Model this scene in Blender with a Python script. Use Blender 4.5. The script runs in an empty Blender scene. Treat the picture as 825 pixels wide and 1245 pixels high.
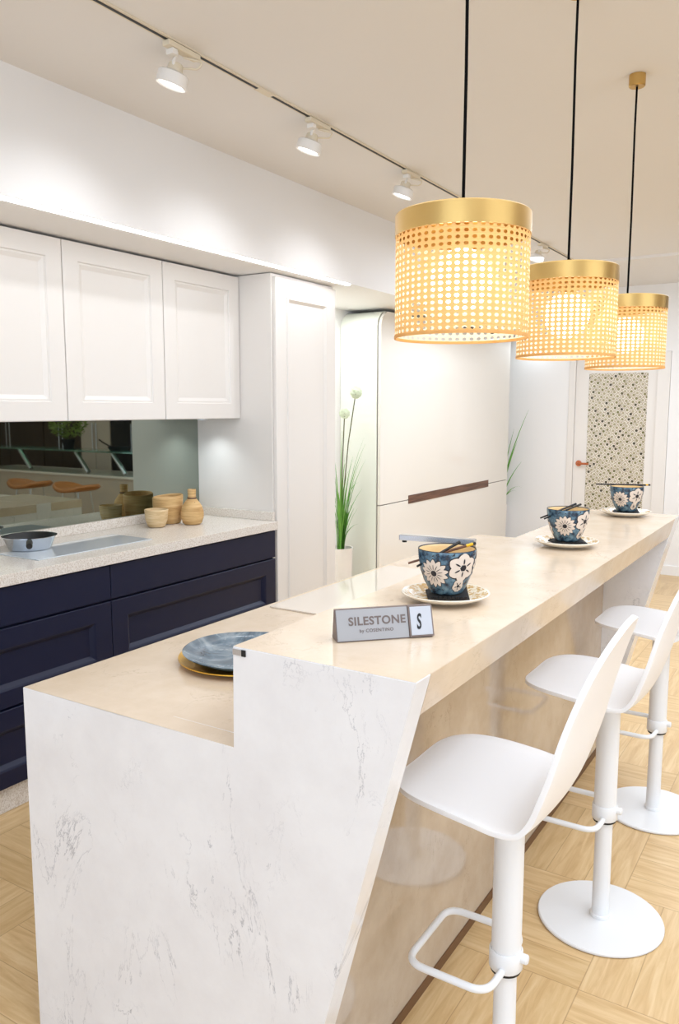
import bpy, bmesh, math, random
from mathutils import Vector, Matrix
PI = math.pi
scene = bpy.context.scene
COL = scene.collection
random.seed(7)

# ------------------------------------------------------------------ helpers
def srgb(r, g, b):
    f = lambda c: (c/255/12.92) if c/255 <= .04045 else ((c/255+.055)/1.055)**2.4
    return (f(r), f(g), f(b), 1)

def mat(name, col, rough=.5, metal=0., coat=0., emis=None, es=0., trans=0., ior=None, spec=None, sss=0):
    m = bpy.data.materials.new(name); m.use_nodes = True
    b = m.node_tree.nodes['Principled BSDF']
    b.inputs['Base Color'].default_value = col
    b.inputs['Roughness'].default_value = rough
    b.inputs['Metallic'].default_value = metal
    b.inputs['Coat Weight'].default_value = coat
    b.inputs['Coat Roughness'].default_value = .05
    if trans: b.inputs['Transmission Weight'].default_value = trans
    if ior: b.inputs['IOR'].default_value = ior
    if spec is not None: b.inputs['Specular IOR Level'].default_value = spec
    if emis: b.inputs['Emission Color'].default_value = emis; b.inputs['Emission Strength'].default_value = es
    return m
def N(m, t, **kw):
    n = m.node_tree.nodes.new(t)
    for k, v in kw.items(): setattr(n, k, v)
    return n
def L(m, a, b): m.node_tree.links.new(a, b)
def bsdf(m): return m.node_tree.nodes['Principled BSDF']
def mathn(m, op, a, b=None, c=None):
    n = N(m, 'ShaderNodeMath', operation=op)
    for i, v in enumerate((a, b, c)):
        if v is None: continue
        if isinstance(v, (int, float)): n.inputs[i].default_value = v
        else: L(m, v, n.inputs[i])
    return n.outputs[0]
def ramp(m, fac, stops):
    r = N(m, 'ShaderNodeValToRGB'); cr = r.color_ramp
    while len(cr.elements) < len(stops): cr.elements.new(.5)
    for e, (p, c) in zip(cr.elements, stops): e.position = p; e.color = c
    L(m, fac, r.inputs[0]); return r.outputs[0]
def coords(m, scale=(1, 1, 1), rot=(0, 0, 0), kind='Object'):
    t = N(m, 'ShaderNodeTexCoord'); mp = N(m, 'ShaderNodeMapping')
    mp.inputs['Scale'].default_value = scale; mp.inputs['Rotation'].default_value = rot
    L(m, t.outputs[kind], mp.inputs[0]); return mp.outputs[0]
def noise(m, vec, scale, detail=4, rough=.5, dist=0):
    n = N(m, 'ShaderNodeTexNoise'); n.inputs['Scale'].default_value = scale
    n.inputs['Detail'].default_value = detail; n.inputs['Roughness'].default_value = rough
    n.inputs['Distortion'].default_value = dist
    L(m, vec, n.inputs['Vector']); return n.outputs['Fac']
def bump(m, h, strength=.1, dist=.002):
    b = N(m, 'ShaderNodeBump'); b.inputs['Strength'].default_value = strength; b.inputs['Distance'].default_value = dist
    L(m, h, b.inputs['Height']); L(m, b.outputs[0], bsdf(m).inputs['Normal'])
def mixc(m, fac, a, b):
    n = N(m, 'ShaderNodeMix', data_type='RGBA')
    if isinstance(fac, (int, float)): n.inputs[0].default_value = fac
    else: L(m, fac, n.inputs[0])
    for i, v in ((6, a), (7, b)):
        if isinstance(v, tuple): n.inputs[i].default_value = v
        else: L(m, v, n.inputs[i])
    return n.outputs[2]

def obj(name, bm, mats, parent=None, smooth=None, loc=None, recalc=True):
    if recalc: bmesh.ops.recalc_face_normals(bm, faces=bm.faces)
    me = bpy.data.meshes.new(name); bm.to_mesh(me); bm.free()
    for m in (mats if isinstance(mats, (list, tuple)) else [mats]): me.materials.append(m)
    if smooth is not None:
        for p in me.polygons: p.use_smooth = True
        if smooth > 0:
            bm2 = bmesh.new(); bm2.from_mesh(me)
            for e in bm2.edges:
                if len(e.link_faces) == 2 and e.calc_face_angle(0) > math.radians(smooth): e.smooth = False
            bm2.to_mesh(me); bm2.free()
    o = bpy.data.objects.new(name, me); COL.objects.link(o)
    if loc: o.location = loc
    if parent: o.parent = parent
    return o
def thing(name, label, cat, loc=(0, 0, 0), rotz=0, group=None):
    o = bpy.data.objects.new(name, None); COL.objects.link(o); o.empty_display_size = .05
    o.location = loc; o.rotation_euler = (0, 0, rotz)
    return tag(o, label, cat, group)
def tag(o, label, cat, group=None):
    o['label'] = label; o['category'] = cat
    if group: o['group'] = group
    return o
def struct(o): o['kind'] = 'structure'; return o
def dup(root, loc, label, rotz=None, group=None):
    r = root.copy(); COL.objects.link(r); r.location = loc; r['label'] = label
    if rotz is not None: r.rotation_euler = (0, 0, rotz)
    if group: r['group'] = group
    for ch in list(root.children):
        c = ch.copy(); COL.objects.link(c); c.parent = r
        for g in list(ch.children):
            d = g.copy(); COL.objects.link(d); d.parent = c
    return r
def BM(): return bmesh.new()
def box(bm, x0, x1, y0, y1, z0, z1, mi=0, bev=0):
    b = bmesh.new() if bev else bm
    v = [b.verts.new((x, y, z)) for x in (x0, x1) for y in (y0, y1) for z in (z0, z1)]
    fs = [b.faces.new([v[i] for i in q]) for q in ((0, 1, 3, 2), (4, 6, 7, 5), (0, 4, 5, 1), (2, 3, 7, 6), (0, 2, 6, 4), (1, 5, 7, 3))]
    for f in fs: f.material_index = mi
    if bev:
        bmesh.ops.bevel(b, geom=list(b.edges), offset=bev, segments=2, affect='EDGES', profile=.6)
        merge(bm, b)
    return fs
def merge(bm, b, M=None):
    if M is not None: bmesh.ops.transform(b, matrix=M, verts=b.verts)
    me = bpy.data.meshes.new('tmp'); b.to_mesh(me); b.free(); bm.from_mesh(me); bpy.data.meshes.remove(me)
def prism(bm, pts, axis, a0, a1, mi=0, bev=0):
    b = bmesh.new()
    def P(p, a): return {'x': (a, p[0], p[1]), 'y': (p[0], a, p[1]), 'z': (p[0], p[1], a)}[axis]
    A = [b.verts.new(P(p, a0)) for p in pts]; B = [b.verts.new(P(p, a1)) for p in pts]
    fs = [b.faces.new(A), b.faces.new(B[::-1])]
    n = len(pts)
    for i in range(n): fs.append(b.faces.new([A[i], B[i], B[(i+1) % n], A[(i+1) % n]]))
    for f in fs: f.material_index = mi
    if bev: bmesh.ops.bevel(b, geom=list(b.edges), offset=bev, segments=2, affect='EDGES')
    merge(bm, b)
def lathe(bm, prof, seg=48, c=(0, 0, 0), mats_=None, sx=1, sy=1, close=False):
    rings = []
    for (r, z) in prof:
        if r < 1e-6: rings.append([bm.verts.new((c[0], c[1], c[2]+z))])
        else: rings.append([bm.verts.new((c[0]+sx*r*math.cos(2*PI*i/seg), c[1]+sy*r*math.sin(2*PI*i/seg), c[2]+z)) for i in range(seg)])
    pairs = list(zip(rings[:-1], rings[1:]))
    if close: pairs.append((rings[-1], rings[0]))
    for k, (a, b) in enumerate(pairs):
        for i in range(seg):
            j = (i+1) % seg
            if len(a) == 1 and len(b) == 1: continue
            if len(a) == 1: f = bm.faces.new([a[0], b[i], b[j]])
            elif len(b) == 1: f = bm.faces.new([a[i], b[0], a[j]])
            else: f = bm.faces.new([a[i], b[i], b[j], a[j]])
            if mats_: f.material_index = mats_[k]
def disc_cyl(bm, r, z0, z1, seg=48, c=(0, 0), mi=0, bev=.0):
    pr = [(0, z0), (r-bev, z0), (r, z0+bev), (r, z1-bev), (r-bev, z1), (0, z1)] if bev else [(0, z0), (r, z0), (r, z1), (0, z1)]
    lathe(bm, pr, seg, (c[0], c[1], 0), [mi]*(len(pr)-1))
def tube(bm, pts, r, seg=10, mi=0, r2=None, caps=True):
    pts = [Vector(p) for p in pts]; rings = []; prev = None
    for i, p in enumerate(pts):
        t = (pts[min(i+1, len(pts)-1)]-pts[max(i-1, 0)]).normalized()
        if prev is None:
            n = t.orthogonal().normalized()
        else:
            n = prev-t*prev.dot(t); n.normalize()
        prev = n; b = t.cross(n)
        rr = r if r2 is None else r+(r2-r)*i/(len(pts)-1)
        rings.append([bm.verts.new(p+(n*math.cos(2*PI*k/seg)+b*math.sin(2*PI*k/seg))*rr) for k in range(seg)])
    for a, b in zip(rings[:-1], rings[1:]):
        for k in range(seg):
            f = bm.faces.new([a[k], a[(k+1) % seg], b[(k+1) % seg], b[k]]); f.material_index = mi
    if caps:
        for q in (rings[0], rings[-1][::-1]):
            f = bm.faces.new(q); f.material_index = mi
def rounded(pts, rad, n=6, closed=False):
    """polyline with filleted corners"""
    pts = [Vector(p) for p in pts]; out = []
    m = len(pts)
    for i, p in enumerate(pts):
        if not closed and i in (0, m-1): out.append(p); continue
        a = pts[(i-1) % m]; b = pts[(i+1) % m]
        ra = min(rad, (a-p).length*.49, (b-p).length*.49)
        s = p+(a-p).normalized()*ra; e = p+(b-p).normalized()*ra
        for k in range(n+1):
            t = k/n; out.append(s*(1-t)**2+p*2*t*(1-t)+e*t*t)
    return out
def ringface(bm, x, y0, y1, z0, z1, rings, back=.02, nx=1, cx=None):
    """a panelled front at plane x facing +nx. rings: list of (inset, depth)"""
    R = []
    for (i, d) in rings:
        if isinstance(i, tuple): a, b, c, e = i
        else: a = b = c = e = i
        X = x+nx*d
        R.append([bm.verts.new(p) for p in ((X, y0+a, z0+c), (X, y1-b, z0+c), (X, y1-b, z1-e), (X, y0+a, z1-e))])
    for p, q in zip(R[:-1], R[1:]):
        for k in range(4): bm.faces.new([p[k], p[(k+1) % 4], q[(k+1) % 4], q[k]])
    bm.faces.new(R[-1])
    Bk = [bm.verts.new(p) for p in ((x-nx*back, y0, z0), (x-nx*back, y1, z0), (x-nx*back, y1, z1), (x-nx*back, y0, z1))]
    for k in range(4): bm.faces.new([Bk[k], Bk[(k+1) % 4], R[0][(k+1) % 4], R[0][k]])
    bm.faces.new(Bk[::-1])

# ------------------------------------------------------------------ materials
WHITE = mat('paint_white', srgb(240, 237, 234), .6)
CEIL = mat('paint_ceiling', srgb(234, 230, 226), .8)
for m_ in (WHITE, CEIL):
    bump(m_, noise(m_, coords(m_), 60, 3), .04, .002)
LACQ = mat('lacquer_white', srgb(233, 227, 220), .35)
GLOSSL = mat('lacquer_gloss', srgb(234, 227, 216), .12, coat=.3)
bump(GLOSSL, noise(GLOSSL, coords(GLOSSL), 9, 2), .12, .003)
NAVY = mat('lacquer_navy', srgb(15, 21, 50), .45, spec=.35)
bump(NAVY, noise(NAVY, coords(NAVY, (1, 1, 12)), 18, 4), .1, .001)
def stone(name, base, warm, vein, amt, rough=.1, vs=1.0, vertical=True):
    m = mat(name, base, rough); b = bsdf(m)
    v = coords(m)
    mp = N(m, 'ShaderNodeMapping'); mp.inputs['Scale'].default_value = (1, 1, .45) if vertical else (1, .6, 1)
    L(m, v, mp.inputs[0])
    dn = noise(m, v, 1.6, 3)
    # wandering vein lines: |noise - .5| small, broken up by a second noise
    n1 = noise(m, mp.outputs[0], 3.6*vs, 9, .66, .5)
    l1 = mathn(m, 'ABSOLUTE', mathn(m, 'SUBTRACT', n1, .5))
    l1 = mathn(m, 'SUBTRACT', 1, mathn(m, 'MULTIPLY', l1, 210)); l1 = mathn(m, 'MAXIMUM', l1, 0)
    n2 = noise(m, v, 5.5, 4, .6)
    k = mathn(m, 'MULTIPLY', l1, mathn(m, 'MAXIMUM', mathn(m, 'MULTIPLY', mathn(m, 'SUBTRACT', n2, .42), 6), 0))
    n3 = noise(m, mp.outputs[0], 17, 8, .7, .8)
    l3 = mathn(m, 'MAXIMUM', mathn(m, 'SUBTRACT', 1, mathn(m, 'MULTIPLY', mathn(m, 'ABSOLUTE', mathn(m, 'SUBTRACT', n3, .5)), 130)), 0)
    k3 = mathn(m, 'MULTIPLY', l3, mathn(m, 'MAXIMUM', mathn(m, 'MULTIPLY', mathn(m, 'SUBTRACT', n2, .52), 6), 0))
    k = mathn(m, 'MINIMUM', mathn(m, 'ADD', k, mathn(m, 'MULTIPLY', k3, .7)), 1)
    k = mathn(m, 'MULTIPLY', k, amt)
    cl = mixc(m, ramp(m, noise(m, v, 7, 6, .65), [(.35, (0, 0, 0, 1)), (.7, (1, 1, 1, 1))]), base, warm)
    L(m, mixc(m, k, cl, vein), b.inputs['Base Color'])
    return m
STONE = stone('quartz_island', srgb(237, 234, 232), srgb(229, 225, 223), srgb(128, 126, 134), .62, .13)
STONET = stone('quartz_island_lamp_warmed', srgb(222, 203, 179), srgb(212, 191, 164), srgb(150, 130, 110), .4, .16, vertical=False)  # same white stone, the lamps' warm light put into its colour
STONEP = stone('quartz_island_floor_tinted', srgb(198, 181, 160), srgb(182, 163, 140), srgb(150, 132, 112), .5, .06)  # same stone, tan reflection of the wood floor painted into it
SPECK = mat('speckled_worktop', srgb(232, 224, 214), .25)
L(SPECK, mixc(SPECK, ramp(SPECK, noise(SPECK, coords(SPECK), 160, 3, .7), [(.45, (0, 0, 0, 1)), (.62, (1, 1, 1, 1))]), srgb(236, 229, 220), srgb(205, 192, 176)), bsdf(SPECK).inputs['Base Color'])
BRASS = mat('brushed_brass', srgb(204, 170, 104), .32, 1.)
bump(BRASS, noise(BRASS, coords(BRASS, (1, 1, 90)), 14, 3), .12, .001)
BLACK = mat('black', srgb(12, 11, 11), .5)
CABLE = mat('cable_black', srgb(8, 7, 7), .9, spec=.1)
BLACKM = mat('matt_black', srgb(22, 20, 20), .8)
CHROME = mat('chrome', srgb(215, 218, 224), .12, 1.)
STEEL = mat('brushed_steel', srgb(205, 205, 208), .28, 1.)
STW = mat('stool_white_metal', srgb(234, 233, 232), .35)
SEATM = mat('stool_shell_white', srgb(243, 240, 238), .42)
bump(SEATM, noise(SEATM, coords(SEATM), 120, 2), .04, .001)
CANE = mat('cane_webbing', srgb(236, 184, 104), .65)
def cane_nodes(m):
    nt = m.node_tree; out = [n for n in nt.nodes if n.type == 'OUTPUT_MATERIAL'][0]
    v = coords(m)
    w = N(m, 'ShaderNodeTexWave'); w.bands_direction = 'Z'; w.inputs['Scale'].default_value = 95
    L(m, v, w.inputs['Vector']); bump(m, w.outputs['Fac'], .3, .001)
    c = mixc(m, noise(m, v, 40, 4), srgb(230, 184, 114), srgb(208, 158, 88))
    g = N(m, 'ShaderNodeNewGeometry'); c = mixc(m, g.outputs['Backfacing'], c, srgb(250, 240, 220)); L(m, c, bsdf(m).inputs['Base Color'])
    tr = N(m, 'ShaderNodeBsdfTranslucent'); tr.inputs[0].default_value = srgb(250, 205, 140)
    mx = N(m, 'ShaderNodeMixShader'); mx.inputs[0].default_value = .24
    L(m, bsdf(m).outputs[0], mx.inputs[1]); L(m, tr.outputs[0], mx.inputs[2]); L(m, mx.outputs[0], out.inputs['Surface'])
cane_nodes(CANE)
GLOBE = mat('lit_globe', (1, .93, .8, 1), .4, emis=(1, .90, .74, 1), es=5.5)
LED = mat('led_strip', (1, 1, 1, 1), .5, emis=(1, .97, .92, 1), es=9)
LENS = mat('lamp_lens', (1, 1, 1, 1), .4, emis=(1, .96, .9, 1), es=1.6)
SPOTW = mat('spot_white', srgb(236, 232, 226), .4)
SPOTC = mat('spot_cream', srgb(226, 214, 190), .5)
STRAW = mat('straw_ceramic', srgb(205, 165, 104), .7)
def straw_nodes(m):
    v = coords(m, (1, 1, 14)); n = noise(m, v, 6, 5, .65)
    L(m, ramp(m, n, [(.3, srgb(176, 134, 78)), (.5, srgb(208, 170, 112)), (.7, srgb(226, 194, 140))]), bsdf(m).inputs['Base Color'])
    bump(m, n, .35, .004)
straw_nodes(STRAW)
STRAWP = mat('pale_straw_ceramic', srgb(214, 186, 138), .75)
def straw2(m):
    v = coords(m, (1, 1, 10)); n = noise(m, v, 9, 5, .65)
    L(m, ramp(m, n, [(.3, srgb(190, 158, 108)), (.5, srgb(216, 188, 142)), (.7, srgb(230, 208, 168))]), bsdf(m).inputs['Base Color']); bump(m, n, .3, .003)
straw2(STRAWP)
GOLDL = mat('gold_leaf', srgb(222, 178, 70), .3, 1.)
GLAZE = mat('blue_grey_glaze', srgb(104, 118, 130), .12)
def glaze_nodes(m):
    v = coords(m); n = noise(m, v, 9, 6, .6, 1.4)
    L(m, ramp(m, n, [(.3, srgb(44, 56, 70)), (.48, srgb(98, 116, 130)), (.6, srgb(140, 152, 160)), (.75, srgb(70, 88, 104))]), bsdf(m).inputs['Base Color'])
    L(m, ramp(m, noise(m, v, 30, 3), [(.4, (.08, .08, .08, 1)), (.7, (.3, .3, .3, 1))]), bsdf(m).inputs['Roughness'])
glaze_nodes(GLAZE)
BOWLB = mat('bowl_blue', srgb(70, 100, 124), .22)
L(BOWLB, ramp(BOWLB, noise(BOWLB, coords(BOWLB), 45, 4, .6), [(.38, srgb(36, 50, 68)), (.52, srgb(84, 112, 130)), (.7, srgb(120, 146, 158))]), bsdf(BOWLB).inputs['Base Color'])
PETAL = mat('petal_cream', srgb(222, 206, 190), .3)
INK = mat('ink_navy', srgb(24, 24, 34), .3)
BOWLIN = mat('bowl_inner_cream', srgb(234, 204, 150), .35)
PLATEC = mat('plate_cream', srgb(238, 228, 210), .18)
PLATEP = mat('plate_gold_pattern', srgb(214, 190, 140), .25)
L(PLATEP, ramp(PLATEP, noise(PLATEP, coords(PLATEP), 90, 3, .6), [(.45, srgb(236, 224, 200)), (.55, srgb(196, 156, 84))]), bsdf(PLATEP).inputs['Base Color'])
GOLDTIP = mat('yellow_tip', srgb(232, 184, 20), .3)
BRONZE = mat('bronze_wood', srgb(96, 62, 44), .5)
L(BRONZE, ramp(BRONZE, noise(BRONZE, coords(BRONZE, (1, .2, 9)), 22, 5), [(.35, srgb(70, 44, 34)), (.65, srgb(122, 84, 62))]), bsdf(BRONZE).inputs['Base Color'])
COPPER = mat('copper', srgb(190, 112, 74), .3, .9)
MIRROR = mat('tinted_mirror', srgb(156, 164, 154), .02, 1.)
HOBW = mat('white_glass', srgb(216, 222, 226), .05, coat=.5)
HOBW2 = mat('white_glass_warm', srgb(226, 214, 198), .05, coat=.5)
LEAF = mat('leaf_green', srgb(86, 150, 48), .45)
L(LEAF, mixc(LEAF, noise(LEAF, coords(LEAF), 9, 2), srgb(58, 128, 30), srgb(140, 190, 84)), bsdf(LEAF).inputs['Base Color'])
STEM = mat('stem_dark', srgb(84, 84, 44), .6)
ALLIUM = mat('allium_floret', srgb(226, 232, 206), .7)
GREYM = mat('sign_silver', srgb(160, 158, 158), .38, .2)
GREYD = mat('sign_lettering', srgb(104, 90, 84), .5)
SIGNW = mat('sign_tile', srgb(186, 187, 192), .3)
BROWNE = mat('sign_edge', srgb(120, 104, 96), .5)
DARKLINE = mat('shadow_gap', srgb(120, 112, 104), .7)
GAPSHADE = mat('gap_shadow_brown', srgb(110, 78, 48), .5)
DWOOD = mat('dark_cabinet', srgb(46, 34, 24), .5)
L(DWOOD, mixc(DWOOD, noise(DWOOD, coords(DWOOD, (6, 6, 1)), 4, 4), srgb(40, 30, 22), srgb(66, 50, 36)), bsdf(DWOOD).inputs['Base Color'])
TANSEAT = mat('tan_leather', srgb(164, 104, 48), .5)
DBUSH = mat('bush_leaf', srgb(120, 140, 60), .6)
GLASSG = mat('shelf_glass', srgb(150, 200, 180), .05, trans=.8, ior=1.45)
TAUPE = mat('taupe_panel', srgb(190, 176, 160), .5)
LWALL = mat('lit_alcove', srgb(236, 236, 224), .3)

# oak floor: basket-weave blocks
OAK = mat('oak_floor', srgb(214, 172, 112), .33)
def oak(m):
    b = bsdf(m); t = N(m, 'ShaderNodeTexCoord'); sp = N(m, 'ShaderNodeSeparateXYZ'); L(m, t.outputs['Object'], sp.inputs[0])
    S = .52; pw = S/4
    X, Y = sp.outputs[0], sp.outputs[1]
    fx = mathn(m, 'FLOOR', mathn(m, 'DIVIDE', X, S)); fy = mathn(m, 'FLOOR', mathn(m, 'DIVIDE', Y, S))
    par = mathn(m, 'FLOORED_MODULO', mathn(m, 'ADD', fx, fy), 2)
    def mixf(a, c):
        n = N(m, 'ShaderNodeMix', data_type='FLOAT'); L(m, par, n.inputs[0]); L(m, a, n.inputs[2]); L(m, c, n.inputs[3]); return n.outputs[0]
    U = mixf(X, Y); V = mixf(Y, X)           # U runs along the grain, V across
    pi = mathn(m, 'FLOOR', mathn(m, 'DIVIDE', V, pw)); pj = mathn(m, 'FLOOR', mathn(m, 'DIVIDE', U, S))
    cb = N(m, 'ShaderNodeCombineXYZ'); L(m, pi, cb.inputs[0]); L(m, pj, cb.inputs[1]); L(m, par, cb.inputs[2])
    wn = N(m, 'ShaderNodeTexWhiteNoise', noise_dimensions='3D'); L(m, cb.outputs[0], wn.inputs[0])
    cg = N(m, 'ShaderNodeCombineXYZ'); L(m, mathn(m, 'MULTIPLY', U, 1.6), cg.inputs[0]); L(m, mathn(m, 'MULTIPLY', V, 16), cg.inputs[1])
    L(m, mathn(m, 'MULTIPLY', wn.outputs['Value'], 37), cg.inputs[2])
    g = noise(m, cg.outputs[0], 2.6, 7, .62, .7)
    col = ramp(m, g, [(.3, srgb(200, 164, 114)), (.5, srgb(216, 184, 134)), (.7, srgb(228, 200, 154))])
    tint = ramp(m, wn.outputs['Value'], [(0, (.90, .88, .84, 1)), (1, (1.0, 1.0, 1.0, 1))])
    mu = N(m, 'ShaderNodeMix', data_type='RGBA', blend_type='MULTIPLY'); mu.inputs[0].default_value = 1
    L(m, col, mu.inputs[6]); L(m, tint, mu.inputs[7])
    fr = mathn(m, 'ABSOLUTE', mathn(m, 'SUBTRACT', mathn(m, 'FRACT', mathn(m, 'DIVIDE', V, pw)), .5))
    ln = mathn(m, 'GREATER_THAN', fr, .49)
    fr2 = mathn(m, 'ABSOLUTE', mathn(m, 'SUBTRACT', mathn(m, 'FRACT', mathn(m, 'DIVIDE', U, S)), .5))
    ln = mathn(m, 'MAXIMUM', ln, mathn(m, 'GREATER_THAN', fr2, .4965))
    L(m, mixc(m, mathn(m, 'MULTIPLY', ln, .45), mu.outputs[2], srgb(134, 94, 52)), b.inputs['Base Color'])
    bump(m, g, .05, .001)
oak(OAK)

# door glass: brown line lattice with green-brown dots on cream
LATT = mat('patterned_glass', srgb(222, 214, 196), .2)
def latt(m):
    b = bsdf(m); v = coords(m, (1, 1, 1), (0, .62, 0))
    S = 23.
    vo = N(m, 'ShaderNodeTexVoronoi', voronoi_dimensions='2D', feature='F1'); vo.inputs['Scale'].default_value = S; vo.inputs['Randomness'].default_value = .3
    ve = N(m, 'ShaderNodeTexVoronoi', voronoi_dimensions='2D', feature='DISTANCE_TO_EDGE'); ve.inputs['Scale'].default_value = S; ve.inputs['Randomness'].default_value = .3
    sw = N(m, 'ShaderNodeSeparateXYZ'); L(m, v, sw.inputs[0]); cw = N(m, 'ShaderNodeCombineXYZ'); L(m, sw.outputs[0], cw.inputs[0]); L(m, sw.outputs[2], cw.inputs[1]); v = cw.outputs[0]
    L(m, v, vo.inputs['Vector']); L(m, v, ve.inputs['Vector'])
    sc = N(m, 'ShaderNodeSeparateColor'); L(m, vo.outputs['Color'], sc.inputs[0])
    dotc = ramp(m, sc.outputs[0], [(0, srgb(186, 174, 148)), (.4, srgb(160, 150, 116)), (.75, srgb(124, 118, 72)), (.95, srgb(70, 62, 44))])
    dot = mathn(m, 'LESS_THAN', vo.outputs['Distance'], .30)
    lin = mathn(m, 'LESS_THAN', ve.outputs['Distance'], .065)
    c = mixc(m, dot, srgb(226, 218, 202), dotc)
    L(m, mixc(m, lin, c, srgb(168, 150, 126)), b.inputs['Base Color'])
latt(LATT)

# ------------------------------------------------------------------ setting
ZC = 2.80
bm = BM(); box(bm, -3.4, 5.3, -4.5, 8.3, -.06, 0); struct(obj('floor', bm, OAK))
bm = BM(); box(bm, -3.4, 5.3, -4.5, 8.3, ZC, ZC+.1); struct(obj('ceiling', bm, CEIL))
bm = BM(); box(bm, -2.57, 5.2, 6.77, 8.2, ZC-.022, ZC); struct(obj('trim_1', bm, CEIL))     # shallow step in the ceiling
bm = BM(); box(bm, -3.4, -3.28, -4.5, 8.3, 0, ZC); struct(obj('wall_left', bm, WHITE))
bm = BM(); box(bm, 5.2, 5.3, -4.5, 8.3, 0, ZC); struct(obj('wall_right', bm, WHITE))
# far wall with the door opening
DX0, DX1, DZ = -2.40, -1.435, 2.15
bm = BM()
box(bm, -3.3, DX0, 8.2, 8.3, 0, ZC); box(bm, DX1, 5.2, 8.2, 8.3, 0, ZC); box(bm, DX0, DX1, 8.2, 8.3, DZ, ZC)
struct(obj('wall_back', bm, WHITE))
bm = BM(); box(bm, DX1+.005, .3, 8.185, 8.2, 0, .09); struct(obj('baseboard_back', bm, WHITE))
# bulkhead above the wall cabinets
bm = BM(); box(bm, -3.28, -2.57, -1.5, 8.2, 2.345, ZC-.0); struct(obj('trim_2', bm, WHITE))
# door
fr = BM()
for a, b_ in ((DX0+.002, DX0+.066), (DX1-.118, DX1-.002)): box(fr, a, b_, 8.19, 8.28, 0, DZ-.002, bev=.004)
box(fr, DX0+.066, DX1-.118, 8.19, 8.28, 2.09, DZ-.002, bev=.003)
d = thing('door_1', 'white door with a patterned glass panel and copper handle in the far wall', 'door', (0, 0, 0)); d['kind'] = 'structure'
del d['category']
obj('door_frame', fr, LACQ, d)
lf = BM()
LX0, LX1 = -2.332, -1.555; GX0, GX1, GZ0, GZ1 = -2.203, -1.64, .25, 1.955
box(lf, LX0, GX0, 8.215, 8.255, .01, 2.085); box(lf, GX1, LX1, 8.215, 8.255, .01, 2.085)
box(lf, GX0, GX1, 8.215, 8.255, .01, GZ0); box(lf, GX0, GX1, 8.215, 8.255, GZ1, 2.085)
leaf = obj('door_leaf', lf, LACQ, d)
bm = BM(); box(bm, GX0, GX1, 8.222, 8.24, GZ0, GZ1); obj('glass_panel', bm, LATT, leaf)
bm = BM()
b2 = bmesh.new(); disc_cyl(b2, .03, 0, .012, 24, bev=.002); merge(bm, b2, Matrix.Translation((-2.275, 8.215, 1.055)) @ Matrix.Rotation(PI/2, 4, 'X'))
tube(bm, rounded([(-2.275, 8.21, 1.055), (-2.275, 8.165, 1.055), (-2.165, 8.165, 1.055)], .02), .011, 12)
obj('door_handle', bm, COPPER, leaf, smooth=40)

# ------------------------------------------------------------------ kitchen run on the left wall
CX = -2.697
# led strip under the bulkhead edge
bm = BM(); box(bm, -2.592, -2.5715, -1.4, 4.215, 2.336, 2.3449)
tag(obj('led_strip_light', bm, LED), 'long thin glowing strip light along the lower edge of the bulkhead', 'strip light')

def door_front(name, y0, y1, z0, z1, x, m, parent, rings, g=.0022):
    bm = BM(); ringface(bm, x, y0+g, y1-g, z0+g, z1-g, rings)
    return obj(name, bm, m, parent)
UR = [(0, -.002), (.002, 0), (.082, 0), (.086, -.007), (.094, -.006), (.112, -.014), (.114, -.014)]
UX = -2.94
ulab = ['white framed wall cabinet at the left edge of the picture', 'middle white framed wall cabinet above the tinted mirror', 'right-hand white wall cabinet next to the tall white side panel', 'white wall cabinet left of the visible ones']
for i, (a, b_) in enumerate(((1.795, 2.407), (2.407, 3.019), (3.019, 3.618), (1.183, 1.795))):
    t = thing('wall_cabinet', ulab[i], 'cabinet', (0, 0, 0), group='white wall cabinets above the splashback')
    bm = BM(); box(bm, -3.279, UX-.022, a+.001, b_-.001, 1.545, 2.338); obj('carcass', bm, LACQ, t)
    door_front('door', a, b_, 1.545, 2.335, UX, LACQ, t, UR)
# thin shadow line above the wall cabinets
# tall cabinet
t = thing('tall_cabinet', 'tall narrow white cabinet with a framed door at the end of the worktop', 'cabinet')
bm = BM(); box(bm, -3.279, CX-.022, 3.62, 4.252, 0, 2.34); obj('carcass', bm, LACQ, t)
door_front('door', 3.632, 4.25, .1, 2.325, CX, LACQ, t, [(0, -.002), (.002, 0), (.1, 0), (.103, .008), (.112, .01), (.128, -.006), (.132, -.006)])
# base cabinets
for i, (a, b_, lab) in enumerate(((2.4, 3.615, 'navy blue drawer unit below the worktop, next to the tall white cabinet'),
                                  (1.2, 2.4, 'navy blue drawer unit below the hob, at the left edge of the picture'))):
    t = thing('base_cabinet', lab, 'cabinet', group='navy drawer units under the worktop')
    bm = BM(); box(bm, -3.27, CX-.022, a+.001, b_-.001, .112, .922); obj('carcass', bm, NAVY, t)
    flat = [(0, -.002), (.002, 0), (.02, 0)]
    pan = lambda lo, hi: [(0, -.002), (.002, 0), ((.088, .09, lo, hi), 0), ((.096, .098, lo+.008, hi+.008), -.004), ((.112, .114, lo+.024, hi+.024), -.018), ((.116, .118, lo+.028, hi+.028), -.018)]
    door_front('drawer', a, b_, .763, .918, CX, NAVY, t, flat, .002)
    door_front('drawer', a, b_, .437, .757, CX, NAVY, t, pan(.068, .078), .002)
    door_front('drawer', a, b_, .114, .431, CX, NAVY, t, pan(.068, .078), .002)
bm = BM(); box(bm, -3.2, -2.735, 1.2, 3.618, 0, .11)
tag(obj('plinth', bm, SPECK), 'pale kick board under the navy drawer units', 'plinth')
t = thing('worktop', 'pale speckled stone worktop with an upstand above the navy drawers', 'worktop')
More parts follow.
